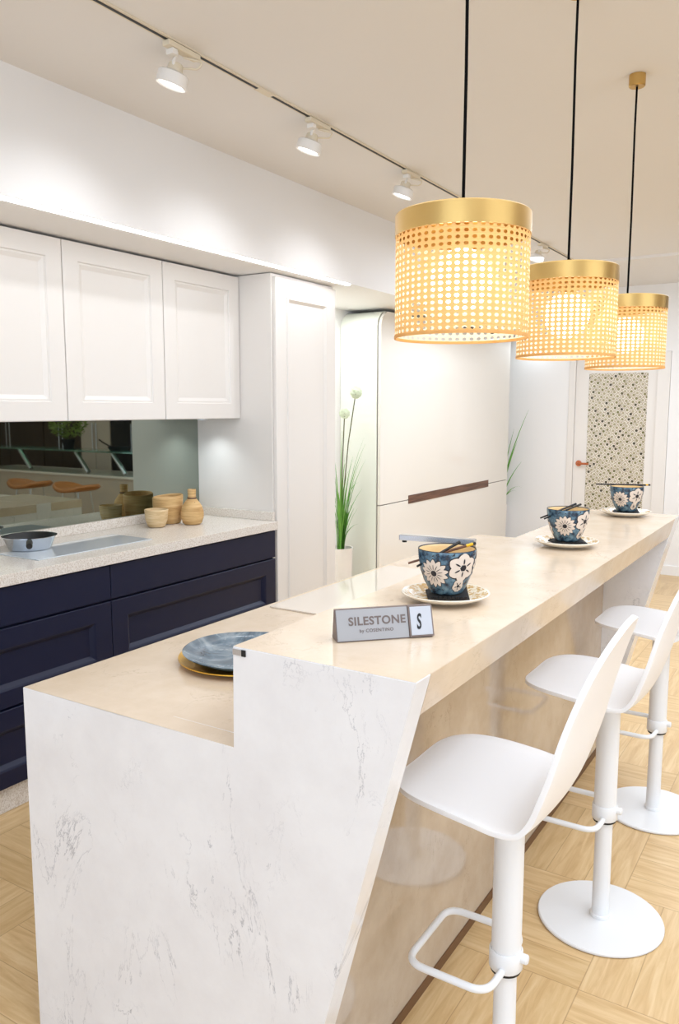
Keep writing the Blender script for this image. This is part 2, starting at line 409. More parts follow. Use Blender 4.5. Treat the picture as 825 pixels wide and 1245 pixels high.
bm = BM(); box(bm, -3.279, -2.682, 1.2, 3.6185, .923, .97, bev=.002); obj('slab', bm, SPECK, t)
bm = BM(); box(bm, -3.272, -3.252, 1.2, 3.6, .9705, 1.02, bev=.0015); box(bm, -3.272, -2.705, 3.6, 3.6185, .9705, 1.02, bev=.0015)
obj('upstand', bm, SPECK, t)
bm = BM(); box(bm, -3.2785, -3.2725, 1.2, 3.619, .9705, 1.5445); box(bm, -3.2725, -3.27, 1.2, 3.619, 1.0205, 1.5445)
tag(obj('mirror_splashback', bm, MIRROR), 'smoked mirror splashback between worktop and wall cabinets', 'mirror')
# under-cabinet downlights
def downlight(x, y, z, lab):
    t = thing('downlight', lab, 'light', (x, y, z), group='small downlights')
    bm = BM(); lathe(bm, [(.022, -.0005), (.03, -.0005), (.03, -.006), (.022, -.006)], 24, close=True); obj('bezel', bm, STEEL, t, smooth=30)
    bm = BM(); disc_cyl(bm, .0215, -.004, -.001, 24); obj('lens', bm, LENS, t)
downlight(-3.10, 3.47, 1.5445, 'small round light under the right-hand wall cabinet')
# hob
bm = BM(); box(bm, -3.085, -2.812, 2.118, 2.77, .9705, .9745, bev=.0015)
tag(obj('glass_hob', bm, HOBW), 'white glass hob lying on the back worktop under the frying pan', 'hob')

# frying pan
t = thing('frying_pan', 'steel frying pan with black non-stick inside on the glass hob', 'pan', (-3.075, 2.275, .975))
bm = BM(); lathe(bm, [(0, 0), (.084, 0), (.09, .003), (.113, .056), (.119, .059), (.119, .061), (.112, .0605), (.086, .006), (.0, .005)], 56, mats_=[0]*6+[1]*2)
obj('body', bm, [CHROME, BLACK], t, smooth=50)
h = Vector((.80, -.60, 0)).normalized()
bm = BM(); tube(bm, [h*.108+Vector((0, 0, .038)), h*.13+Vector((0, 0, .042)), h*.15+Vector((0, 0, .05))], .009, 10); obj('bracket', bm, CHROME, t, smooth=60)
bm = BM(); tube(bm, [h*.142+Vector((0, 0, .046)), h*.165+Vector((0, 0, .054)), h*.22+Vector((0, 0, .062)), h*.29+Vector((0, 0, .064)), h*.315+Vector((0, 0, .060))], .0135, 14, r2=.0125)
obj('handle', bm, BLACK, t, smooth=60)

# pots
bm = BM(); H_ = .152
lathe(bm, [(0, 0), (.062, 0), (.07, .006), (.078, .05), (.083, .11), (.084, H_-.004), (.081, H_), (.077, H_-.004), (.075, .1), (.066, .012), (0, .01)], 56, sx=1)
for v in bm.verts:
    if v.co.z > .1: v.co.z += .008*math.sin(math.atan2(v.co.y, v.co.x)+.6)
tag(obj('straw_pot', bm, STRAW, smooth=60, loc=(-3.155, 3.235, .971)), 'tallest straw-coloured pot, wide open rim, behind the small cup and bottle', 'pot')
bm = BM(); lathe(bm, [(0, 0), (.036, 0), (.046, .006), (.058, .04), (.063, .088), (.0635, .094), (.061, .096), (.058, .09), (.052, .04), (.04, .012), (0, .01)], 48)
tag(obj('straw_cup', bm, STRAWP, smooth=60, loc=(-3.095, 3.085, .971)), 'small pale straw-coloured cup on the worktop in front of the tall pot', 'cup')
bm = BM(); lathe(bm, [(0, 0), (.04, 0), (.052, .008), (.063, .045), (.0625, .07), (.053, .102), (.034, .130), (.024, .142), (.0215, .155), (.023, .190), (.0225, .193), (.0185, .193), (.0175, .15), (.02, .135), (0, .12)], 48)
t = tag(obj('straw_bottle', bm, STRAW, smooth=60, loc=(-3.006, 3.268, .971)), 'round straw-coloured bottle with a narrow neck, right of the small cup', 'bottle')
bm = BM()
for k in range(3): tube(bm, [(.0235*math.cos(a*PI/12), .0235*math.sin(a*PI/12),   .139+.004*k) for a in range(25)], .0024, 6)
tube(bm, [(.02, -.012, .13), (.034, -.016, .124), (.03, -.02, .11)], .002, 6)
obj('cord_tie', bm, BRONZE, t, smooth=60)

# ------------------------------------------------------------------ alcove and built-in fridge wall
FX = -2.93
t = thing('tall_cupboard', 'wide gloss cream built-in cupboard with rounded corner and dark handle strip', 'cupboard')
Y0, Y1, ZT = 5.235, 7.935, 2.325
def arc_pts(off, r=.13):
    pts = [(Y0+off, 0.08)]
    for k in range(11):
        a = PI/2*k/10; pts.append((Y0+off+r-r*math.cos(a), ZT-off-r+r*math.sin(a)))
    pts += [(Y1, ZT-off), (Y1, 0.08)]
    return pts
bm = BM(); prism(bm, [(y, z if z > .1 else .0) for y, z in arc_pts(0)], 'x', -3.278, FX-.03); obj('carcass', bm, LWALL, t)
bm = BM(); prism(bm, arc_pts(.012, .125), 'x', FX-.031, FX-.024); obj('shadow_gap', bm, DARKLINE, t)
# doors
SE = .877
bm = BM(); prism(bm, [(Y0+.006, .09), (Y0+.006, SE-.003), (Y1, SE-.003), (Y1, .09)], 'x', FX-.022, FX, bev=.0015); obj('door', bm, GLOSSL, t)
ap = [(y, z) for y, z in arc_pts(.006, .125)]; ap[0] = (ap[0][0], SE+.003); ap[-1] = (ap[-1][0], SE+.003)
bm = BM(); prism(bm, ap, 'x', FX-.022, FX, bev=.0015); obj('door', bm, GLOSSL, t)
bm = BM(); box(bm, FX-.01, FX+.004, 5.706, 7.412, .846, .913, bev=.001); obj('handle_strip', bm, BRONZE, t)
t2 = BM(); box(t2, FX-.0235, FX-.0225, Y0+.02, Y1-.01, .87, .885); obj('seam', t2, DARKLINE, t)

def grass(name, label, loc, n, hmin, hmax, spread, lean, heads=()):
    t = thing(name, label, 'plant', loc)
    bm = BM()
    for i in range(n):
        a = random.uniform(0, 2*PI); hgt = random.uniform(hmin, hmax); s = random.uniform(.3, 1)*spread
        base = Vector((math.cos(a), math.sin(a), 0))*random.uniform(0, .025)
        dr = Vector((math.cos(a)+lean[0], math.sin(a)+lean[1], 0))*s
        w = random.uniform(.004, .007); side = Vector((-math.sin(a+.6), math.cos(a+.6), 0))
        prev = None
        for k in range(9):
            u = k/8; droop = hgt*.16*u**4*(1.6 if i % 3 == 0 else .3)
            p = base+dr*(u**2.2)+Vector((0, 0, hgt*u-droop)); ww = w*(1-u**2)+.0004
            q = (bm.verts.new(p-side*ww), bm.verts.new(p+side*ww))
            if prev: bm.faces.new([prev[0], prev[1], q[1], q[0]])
            prev = q
    obj('leaves', bm, LEAF, t, smooth=0, recalc=False)
    for (hx, hy, hz, r) in heads:
        bm = BM(); tube(bm, [(0.01*hx, 0, 0), (hx*.15, hy*.15, hz*.35), (hx*.5, hy*.5, hz*.7), (hx, hy, hz)], .004, 6); obj('stem', bm, STEM, t, smooth=60)
        bm = BM()
        for i in range(260):
            z = 1-2*(i+.5)/260; rr = math.sqrt(1-z*z); a = i*2.39996
            dv = Vector((rr*math.cos(a), rr*math.sin(a), z)); c = Vector((hx, hy, hz))+dv*r*random.uniform(.82, 1.05)
            b3 = bmesh.ops.create_icosphere(bm, subdivisions=1, radius=r*.12)
            bmesh.ops.translate(bm, verts=b3['verts'], vec=c)
        obj('flower_head', bm, ALLIUM, t, smooth=0)
    return t
bm = BM()
prof = [(0, 0), (.068, 0), (.072, .01), (.082, .3), (.09, .57), (.093, .58), (.085, .58), (.082, .5), (0, .48)]
lathe(bm, prof, 60)
for v in bm.verts:
    if .015 < v.co.z < .565:
        a = math.atan2(v.co.y, v.co.x); k = 1+.02*math.cos(20*a); v.co.x *= k; v.co.y *= k
tag(obj('floor_vase', bm, LACQ, smooth=60, loc=(-3.115, 4.98, 0)), 'tall white fluted vase in the alcove beside the tall cabinet', 'vase')
grass('flowering_grass', 'green grass plant with white round flower heads rising from the floor vase', (-3.115, 4.98, .485), 60, .35, 1.02, .14, (.25, .1),
      heads=((.115, .02, 1.235, .042), (.045, -.02, 1.085, .036)))
bm = BM(); lathe(bm, [(0, 0), (.06, 0), (.07, .01), (.082, .6), (.08, .605), (.075, .6), (.07, .5), (0, .5)], 40)
tag(obj('floor_vase', bm, LACQ, smooth=60, loc=(-3.06, 8.07, 0)), 'white floor vase behind the far end of the cream cupboard', 'vase')
t = thing('leafy_grass', 'thin green grass leaves poking out behind the far edge of the cream cupboard', 'plant', (-3.06, 8.07, .5))
bm = BM()
for (dx, dz, w, cv) in ((.30, 1.10, .009, .1), (.19, .78, .011, .04), (.24, .60, .009, -.03), (.26, .45, .008, -.12), (.2, .38, .007, -.1), (.15, .9, .008, .1), (.1, .7, .008, .0)):
    prev = None
    for k in range(10):
        u = k/9; p = Vector((dx*(u**1.6), -.02*u, dz*u-max(0, -cv)*u**4*1.3)); ww = w*(1-u*u)+.0005
        q = (bm.verts.new(p+Vector((-ww, 0, 0))), bm.verts.new(p+Vector((ww, 0, 0))))
        if prev: bm.faces.new([prev[0], prev[1], q[1], q[0]])
        prev = q
obj('leaves', bm, LEAF, t, smooth=0, recalc=False)

# ------------------------------------------------------------------ island
HL, HB = .92, 1.1326
IX0, IXS, IXR, IXP = -1.669, -1.0, -.594, -.8825
YA, YB = 1.195, 3.80; YW = 4.08
t = thing('kitchen_island', 'large white veined stone kitchen island with raised slanted-end breakfast bar', 'island')
prof = [(IX0, 0), (IXP-.006, 0), (IXR, HB), (IXS, HB), (IXS, HL), (IX0, HL)]
bm = BM(); prism(bm, prof, 'y', YA, YA+.06, bev=.0012); obj('end_panel', bm, STONE, t)
bm = BM(); prism(bm, prof, 'y', YB-.125, YB, bev=.0012); obj('end_panel', bm, STONE, t)
sl = (IXR-(IXP-.006))/HB
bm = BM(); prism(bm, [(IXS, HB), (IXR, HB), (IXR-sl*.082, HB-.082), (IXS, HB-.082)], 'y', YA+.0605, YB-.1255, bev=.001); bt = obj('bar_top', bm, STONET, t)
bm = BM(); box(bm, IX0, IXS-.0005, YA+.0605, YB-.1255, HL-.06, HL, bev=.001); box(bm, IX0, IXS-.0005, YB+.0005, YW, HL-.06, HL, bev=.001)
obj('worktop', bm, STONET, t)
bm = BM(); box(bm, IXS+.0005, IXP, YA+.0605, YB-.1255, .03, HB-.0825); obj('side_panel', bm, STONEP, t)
bm = BM(); box(bm, IX0+.002, IX0+.03, YA+.0605, YB-.1255, .08, HL-.0605); box(bm, IX0+.002, IXS, YB+.001, YW-.002, .0, HL-.0605); obj('back_panel', bm, STONE, t)
bm = BM(); box(bm, IX0+.031, IXS, YA+.0605, YB-.1255, .1, HL-.0605); obj('carcass', bm, LACQ, t)
bm = BM(); box(bm, IXP-.1, IXP+.004, YA+.0605, YB-.1255, 0.0, .0295); obj('gap_shadow_strip', bm, GAPSHADE, t)  # dark strip at the floor, the gap shadow put into its brown
# added thin skins carry the painted lamp warmth over the end panels' tops
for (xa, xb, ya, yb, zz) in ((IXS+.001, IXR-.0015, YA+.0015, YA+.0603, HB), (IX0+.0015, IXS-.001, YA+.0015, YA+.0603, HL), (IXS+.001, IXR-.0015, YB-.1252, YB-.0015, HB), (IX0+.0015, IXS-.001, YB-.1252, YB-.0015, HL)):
    bm = BM(); box(bm, xa, xb, ya, yb, zz-.0005, zz+.0004); obj('warm_lit_skin', bm, STONET, t)
# maker tag
t = thing('edge_tag', 'tiny silver and black tag on the corner of the bar end panel', 'tag', (-.983, YA-.0006, 1.1225))
bm = BM(); box(bm, -.016, .006, -.0015, 0, -.006, .006); obj('silver_plate', bm, STEEL, t)
bm = BM(); box(bm, .0065, .0165, -.002, 0, -.0065, .0065); obj('black_tile', bm, BLACK, t)
# flush glass panel in the island worktop, and the tap
bm = BM(); box(bm, -1.64, -1.2, 2.16, 3.02, HL+.0005, HL+.0055, bev=.0015)
tag(obj('glass_cover', bm, HOBW2), 'thin clear-white glass cover lying on the lower island worktop', 'glass cover')
t = thing('mixer_tap', 'flat chrome kitchen tap with long straight spout behind the nearest bowl', 'tap', (-1.15, 2.745, HL+.0005))
bm = BM(); disc_cyl(bm, .026, 0, .012, 32, bev=.002); box(bm, -.017, .017, -.014, .014, .01, .18, bev=.002); obj('column', bm, CHROME, t, smooth=30)
bm = BM(); b2 = bmesh.new(); box(b2, -.275, .02, -.016, .016, 0, .022, bev=.002); merge(bm, b2, Matrix.Translation((0, 0, .1805)) @ Matrix.Rotation(.13, 4, 'Z'))
sp = obj('spout', bm, CHROME, t)
bm = BM(); b2 = bmesh.new(); disc_cyl(b2, .009, -.008, 0, 20, c=(-.258, 0)); merge(bm, b2, Matrix.Translation((0, 0, .1803)) @ Matrix.Rotation(.13, 4, 'Z')); obj('aerator', bm, BLACKM, sp)
bm = BM(); tube(bm, [(.0, -.014, .1), (.0, -.05, .104), (.0, -.085, .108)], .004, 8); obj('lever', bm, CHROME, t, smooth=60)

# plates on the lower worktop
PC = (-1.343, 1.652)
bm = BM(); R_ = .176
lathe(bm, [(0, .001), (.11, .001), (.14, .004), (R_, .015), (R_, .018), (.141, .008), (.11, .006), (0, .006)], 80)
tag(obj('gold_plate', bm, GOLDL, smooth=50, loc=(PC[0], PC[1], HL)), 'shiny gold under-plate below the blue-grey plate on lower worktop', 'plate')
bm = BM()
lathe(bm, [(0, .008), (.095, .008), (.134, .0135), (.168, .031), (.1705, .0345), (.166, .036), (.134, .0195), (.1, .0145), (0, .0135)], 80)
for v in bm.verts:
    a = math.atan2(v.co.y, v.co.x); rr = math.hypot(v.co.x, v.co.y)
    k = 1+.012*math.sin(3*a+1)+.01*math.sin(5*a); v.co.x *= k; v.co.y *= k
    if rr > .1: v.co.z += .003*math.sin(2*a+.5)
tag(obj('glazed_plate', bm, GLAZE, smooth=50, loc=(PC[0]+.004, PC[1]+.006, HL)), 'blue-grey marbled glazed plate resting on the gold plate', 'plate')

# name block
t = thing('sign_block', 'silver name block reading SILESTONE on the bar top', 'sign', (-.7645, 1.397, HB+.0008))
ang = math.atan2(1.469-1.324, -.693+.834); t.rotation_euler = (0, 0, ang)
Ls = .205; hs = .066; tilt = .34
def slant(bm_, x0, x1, y0, y1, d0, d1, bev=0, mi=0):     # box on the tilted face: x along, y up the face, d out of it
    b2 = bmesh.new(); box(b2, x0, x1, y0, y1, d0, d1, mi, bev)
    # local: x->x, y->up along tilt, z(out)-> -y side
    M = Matrix.Rotation(PI/2-tilt, 4, 'X')
    merge(bm_, b2, M)
bm = BM(); prism(bm, [(0, 0), (math.sin(tilt)*hs, math.cos(tilt)*hs), (math.sin(tilt)*hs+.008, math.cos(tilt)*hs), (.042, 0)], 'x', -Ls/2, Ls/2)
obj('block', bm, BROWNE, t)
bm = BM(); slant(bm, -Ls/2+.0015, Ls/2-.052, .0015, hs-.0015, 0, .002); obj('face_plate', bm, GREYM, t)
bm = BM(); slant(bm, Ls/2-.051, Ls/2+.001, .001, hs-.0005, 0, .005); tl = obj('tile_frame', bm, BROWNE, t)
bm = BM(); slant(bm, Ls/2-.048, Ls/2-.002, .004, hs-.0035, .005, .0065, .001); obj('tile', bm, SIGNW, tl)
def text(name, s, size, x, y, d, m, parent, bold=0, align='LEFT', shear=0, sx=1, sp=1):
    cu = bpy.data.curves.new(name, 'FONT'); cu.body = s; cu.size = size; cu.offset = bold; cu.extrude = .0003; cu.align_x = align; cu.shear = shear
    cu.space_character = sp; cu.resolution_u = 4
    o = bpy.data.objects.new(name, cu)
    me = bpy.data.meshes.new_from_object(o); bpy.data.objects.remove(o)
    me.transform(Matrix.Rotation(PI/2-tilt, 4, 'X') @ Matrix.Translation((x, y, d)) @ Matrix.Diagonal((sx, 1, 1, 1)))
    me.materials.clear(); me.materials.append(m)
    o = bpy.data.objects.new(name, me); COL.objects.link(o); o.parent = parent; return o
text('lettering', 'SILESTONE', .0235, -Ls/2+.026, .032, .0024, GREYD, t, .0006, sp=1.08)
text('lettering', 'by COSENTINO', .0095, -Ls/2+.048, .017, .0024, GREYD, t, .0001, sp=1.12)
text('emblem', 'S', .044, Ls/2-.036, .017, .007, BLACK, tl, .001, shear=.18, sx=.5)

# ------------------------------------------------------------------ bowls, saucers, trivets, chopsticks
def bowl_prof(u):          # u 0..1 foot to rim: radius, z
    z = .105*u; r = .041+.030*(1-(1-u)**1.9); return r, z
def bowl_surf(th, u, off=0):
    r, z = bowl_prof(u); return Vector(((r+off)*math.cos(th), (r+off)*math.sin(th), z+.004))
def petal_poly(bm, c_th, c_u, rot, l0, l1, w, off, mi, n=7):
    """leaf shape lying on the bowl wall, cut in a fan of quads"""
    rm = .062
    rows = []
    for k in range(n+1):
        s = k/n; d = l0+(l1-l0)*s; hw = w*math.sin(PI*min(1, (s*.86+.1)))**.7 if s < 1 else w*.15
        row = []
        for q in (-1, 0, 1):
            px = d*math.cos(rot)-q*hw*math.sin(rot); py = d*math.sin(rot)+q*hw*math.cos(rot)
            u = min(.985, max(.06, c_u+py/.105)); row.append(bm.verts.new(bowl_surf(c_th+px/rm, u, off)))
        rows.append(row)
    for a, b in zip(rows[:-1], rows[1:]):
        for q in (0, 1):
            f = bm.faces.new([a[q], a[q+1], b[q+1], b[q]]); f.material_index = mi
def flower(bm, th, u, R, n, rot0=0, fat=1.0):
    for k in range(n):
        a = rot0+2*PI*k/n; w = R*math.sin(PI/n)*.86*fat
        petal_poly(bm, th, u, a, R*.16, R*1.03, w*1.16, .0006, 2)
        petal_poly(bm, th, u, a, R*.2, R*.97, w*.92, .0011, 1)
        petal_poly(bm, th, u, a, R*.25, R*.62, w*.12, .0016, 2)
    for k in range(10): petal_poly(bm, th, u, 2*PI*k/10, 0, R*.2, R*.07, .0019, 2)
def make_bowl(label):
    t = thing('patterned_bowl', label, 'bowl', group='blue flowered bowls on the bar')
    bm = BM()
    P = [(0, .0), (.036, .0), (.039, .002)]+[(bowl_prof(k/14)[0], bowl_prof(k/14)[1]+.004) for k in range(15)]
    no = len(P)
    inn = [(.0705, .1105), (.068, .108)]+[(bowl_prof(k/10)[0]-.0035, bowl_prof(k/10)[1]+.008) for k in range(9, 0, -1)]+[(0, .012)]
    ms = [0]*(no-1)+[2, 2]+[3]*(len(inn)-2)
    lathe(bm, P+inn, 72, mats_=ms)
    # face towards the camera is about -Y (slightly +X)
    F = -PI/2+.42
    flower(bm, F-.50, .50, .036, 14, .2)
    flower(bm, F+.62, .64, .037, 6, .5, 1.0)
    flower(bm, F+.55, .20, .018, 5, .9, 1.05)
    for k in range(4):
        flower(bm, F+1.65+k*.95, .5+.15*(-1)**k, .03, 9 if k % 2 else 12, k)
    for k in range(70):
        petal_poly(bm, random.uniform(0, 2*PI), random.choice((.08, .93, random.random())), random.uniform(0, 6), 0, random.uniform(.004, .009), .0013, .0004, 2, 3)
    obj('body', bm, [BOWLB, PETAL, INK, BOWLIN], t, smooth=50, recalc=False)
    return t
def make_saucer(label):
    t = thing('saucer', label, 'saucer', group='cream and gold saucers on the bar')
    bm = BM(); R = .107
    lathe(bm, [(0, .0), (.05, .0), (.053, .004), (.08, .006), (R, .019), (R+.001, .0215), (R-.001, .023), (R-.004, .0215), (.078, .010), (.06, .008), (0, .008)], 80,
          mats_=[0]*7+[1]*3)
    obj('body', bm, [PLATEC, PLATEP], t, smooth=50)
    return t
def make_trivet(label):
    bm = BM(); box(bm, -.050, .050, -.050, .050, 0, .006, bev=.002)
    for i in range(-4, 5):
        for j in (-1, 1): box(bm, i*.010-.003, i*.010+.003, j*.048-.003, j*.048+.002, .0055, .010)
    for v in bm.verts:           # one corner curls up
        k = max(0, v.co.x+v.co.y-.062); v.co.z += k*.55
    return tag(obj('square_trivet', bm, BLACKM), label, 'trivet', 'black square trivets under the bowls')
def make_stick(label, p0, p1, tip):
    t = thing('chopstick', label, 'chopstick', group='chopsticks across the bowls')
    a, b = Vector(p0), Vector(p1)
    bm = BM(); tube(bm, [a, a+(b-a)*.86],   .0027, 10, r2=.0034); obj('shaft', bm, BLACK if not tip else BRONZE, t, smooth=50)
    bm = BM(); tube(bm, [a+(b-a)*.861, a+(b-a)*.96], .0036, 10, r2=.0038); obj('band', bm, GOLDTIP if tip else BLACK, t, smooth=50)
    bm = BM(); tube(bm, [a+(b-a)*.9601, b], .0039, 10); obj('cap', bm, BLACK, t, smooth=50)
    return t
spots = [(-.805, 1.775), (-.785, 2.72), (-.80, 3.66)]
where = ['nearest the sign', 'in the middle of the bar', 'farthest along the bar']
b0 = make_bowl('blue bowl with cream flowers, nearest the SILESTONE sign'); s0 = make_saucer('cream and gold saucer under the nearest bowl, beside the sign')
v0 = make_trivet('black square mat under the nearest bowl')
tz = HB+.0005+.0085
for i, (x, y) in enumerate(spots):
    rz = (0, .22, -.12)[i]
    B = (x+.002, y+.0, HB+.0214); S = (x, y, HB+.0008); T = (x+.004, y-.0, HB+.0110)
    if i == 0: s0.location = S; b0.location = B; v0.location = T; v0.rotation_euler = (0, 0, .52)
    else:
        dup(s0, S, 'cream and gold saucer under the bowl '+where[i]); dup(b0, B, 'blue bowl with cream flowers '+where[i], rz)
        dup(v0, T, 'black square mat under the bowl '+where[i], .52+rz)
rimz = HB+.0214+.109
# chopsticks: lie across the rim, thin ends out to the left
SD = ((Vector((.205, -.03, .0)), Vector((0, 0, 0))),)
def sticks(i, cx, cy, pts):
    for k, (dx0, dy0, dx1, dy1, z0, z1) in enumerate(pts):
        make_stick(('lower' if k else 'upper')+' chopstick lying across the bowl '+where[i], (cx+dx0, cy+dy0, rimz+z0), (cx+dx1, cy+dy1, rimz+z1), k == 0 and i != 1)
sticks(0, *spots[0], [(-.0845, -.038, .052, .058, -.040, .009), (-.048, -.062, .012, .052, -.040, .009)])
sticks(1, *spots[1], [(-.072, -.066, .006, .078, -.030, .009), (-.055, -.078, .024, .074, -.030, .009)])
sticks(2, *spots[2], [(-.125, -.035, .095, .025, .0075, .009), (-.12, -.05, .08, .008, .0075, .009)])

# ------------------------------------------------------------------ pendants
PR, PZ0, PZ1, CAPH = .1425, 1.752, 2.012, .046
def make_pendant(label):
    t = thing('pendant_lamp', label, 'lamp', group='cane and brass pendant lamps above the bar')
    # brass cap
    bm = BM(); R = PR+.002
    lathe(bm, [(.0, PZ1), (R-.003, PZ1), (R, PZ1-.003), (R, PZ1-CAPH), (R-.004, PZ1-CAPH), (R-.004, PZ1-.004), (0, PZ1-.004)], 80)
    obj('brass_cap', bm, BRASS, t, smooth=40)
    # cane shade with real octagonal openings
    bm = BM(); nc = 54; z0, z1 = PZ0+.005, PZ1-CAPH+.004; nr = 17; dz = (z1-z0)/nr; da = 2*PI/nc
    grid = [[bm.verts.new((PR*math.cos(i*da), PR*math.sin(i*da), z0+j*dz)) for i in range(nc)] for j in range(nr+1)]
    mids_h = [[bm.verts.new((PR*math.cos((i+.5)*da), PR*math.sin((i+.5)*da), z0+j*dz)) for i in range(nc)] for j in range(nr+1)]
    mids_v = [[bm.verts.new((PR*math.cos(i*da), PR*math.sin(i*da), z0+(j+.5)*dz)) for i in range(nc)] for j in range(nr)]
    for j in range(nr):
        for i in range(nc):
            i2 = (i+1) % nc; cx_, cz_ = (i+.5)*da, z0+(j+.5)*dz
            outer = [grid[j][i], mids_h[j][i], grid[j][i2], mids_v[j][i2], grid[j+1][i2], mids_h[j+1][i], grid[j+1][i], mids_v[j][i]]
            inner = []
            for k in range(8):
                a = -PI*.75+k*PI/4; r = .30
                rr = PR+.0004
                aa = cx_+r*da*math.cos(a); inner.append(bm.verts.new((rr*math.cos(aa), rr*math.sin(aa), cz_+r*dz*math.sin(a))))
            for k in range(8): bm.faces.new([outer[k], outer[(k+1) % 8], inner[(k+1) % 8], inner[k]])
    obj('cane_shade', bm, CANE, t)
    bm = BM(); lathe(bm, [(PR-.0015, PZ0), (PR+.0018, PZ0), (PR+.0018, PZ0+.006), (PR-.0015, PZ0+.006)], 80, close=True)
    obj('rim_band', bm, CANE, t, smooth=40)
    bm = BM(); bmesh.ops.create_uvsphere(bm, u_segments=32, v_segments=20, radius=.066); bmesh.ops.translate(bm, verts=bm.verts, vec=(0, 0, PZ0+.125)); obj('glass_globe', bm, GLOBE, t, smooth=0)
    bm = BM(); disc_cyl(bm, .02, PZ0+.188, PZ1-.005, 24); obj('lamp_holder', bm, BRASS, t, smooth=40)
    bm = BM(); tube(bm, [(0, 0, PZ1), (0.001, 0, 2.3), (-.001, 0, 2.6), (0, 0, ZC-.02)], .0036, 10); obj('cable', bm, CABLE, t, smooth=60)
    bm = BM(); lathe(bm, [(0, ZC-.042), (.026, ZC-.042), (.029, ZC-.039), (.029, ZC-.001), (0, ZC-.001)], 40); obj('ceiling_rose', bm, BRASS, t, smooth=40)
    return t
p0 = make_pendant('cane shade pendant lamp with brass cap, nearest and largest of the row')
p0.location = (-.722, 1.645, 0)
dup(p0, (-.722, 2.415, 0), 'cane shade pendant lamp with brass cap, middle of the row', .03)
dup(p0, (-.722, 3.172, 0), 'cane shade pendant lamp with brass cap, farthest with a visible ceiling rose', .06)

# ------------------------------------------------------------------ track lighting
TX = -1.955
t = thing('lighting_track', 'slim black and cream lighting track running along the ceiling', 'track', (TX, 0, ZC))
bm = BM(); box(bm, -.014, -.004, -1.0, 6.75, -.006, -.0003); box(bm, .004, .014, -1.0, 6.75, -.006, -.0003); obj('rail', bm, SPOTC, t)
bm = BM(); box(bm, -.0055, .0055, -1.0, 6.75, -.0075, -.0003); obj('slot', bm, BLACK, t)
bm = BM(); box(bm, -.015, .015, 2.53, 2.62, -.008, -.0062); obj('joint', bm, SPOTC, t)
def make_spot(label):
    t = thing('track_spotlight', label, 'spotlight', group='white track spotlights')
    bm = BM(); box(bm, -.016, .016, -.075, .075, -.026, -.0085, bev=.003); obj('adapter', bm, SPOTC, t)
    bm = BM(); box(bm, -.02, .012, -.055, -.03, -.045, -.0265, bev=.003); tube(bm, [(-.004, -.02, -.026), (-.02, -.018, -.05), (-.03, -.01, -.07)], .006, 8); obj('bracket', bm, SPOTW, t, smooth=50)
    bm = BM(); tube(bm, rounded([(-.01, .02, -.03), (.03, .07, -.036), (.02, .06, -.06), (-.025, .015, -.062)], .03), .0035, 8); obj('cable_loop', bm, SPOTC, t, smooth=60)
    M = Matrix.Translation((-.045, .0, -.098)) @ Matrix.Rotation(.30, 4, 'Y') @ Matrix.Rotation(-.10, 4, 'X')
    bm = BM(); b2 = bmesh.new(); lathe(b2, [(0, .052), (.02, .052), (.024, .048), (.027, .026), (.04, .02), (.0, .02)], 40); merge(bm, b2, M); obj('neck', bm, SPOTC, t, smooth=40)
    bm = BM(); b2 = bmesh.new(); lathe(b2, [(0, .021), (.046, .021), (.052, .016), (.054, -.020), (.0505, -.022), (.049, -.014), (0, -.013)], 48); merge(bm, b2, M); hd = obj('head', bm, SPOTW, t, smooth=40)
    bm = BM(); b2 = bmesh.new(); disc_cyl(b2, .042, -.0185, -.0135, 32); merge(bm, b2, M); obj('lens', bm, LENS, hd)
    return t
sp0 = make_spot('white track spotlight nearest the camera, highest in the picture'); sp0.location = (TX, 2.125, ZC)
dup(sp0, (TX, 2.943, ZC), 'second white track spotlight from the camera, after the track joint')
dup(sp0, (TX, 3.797, ZC), 'third white track spotlight, just left of the nearest pendant lamp')
dup(sp0, (TX, 5.90, ZC), 'farthest small white track spotlight, seen between the pendant lamps')

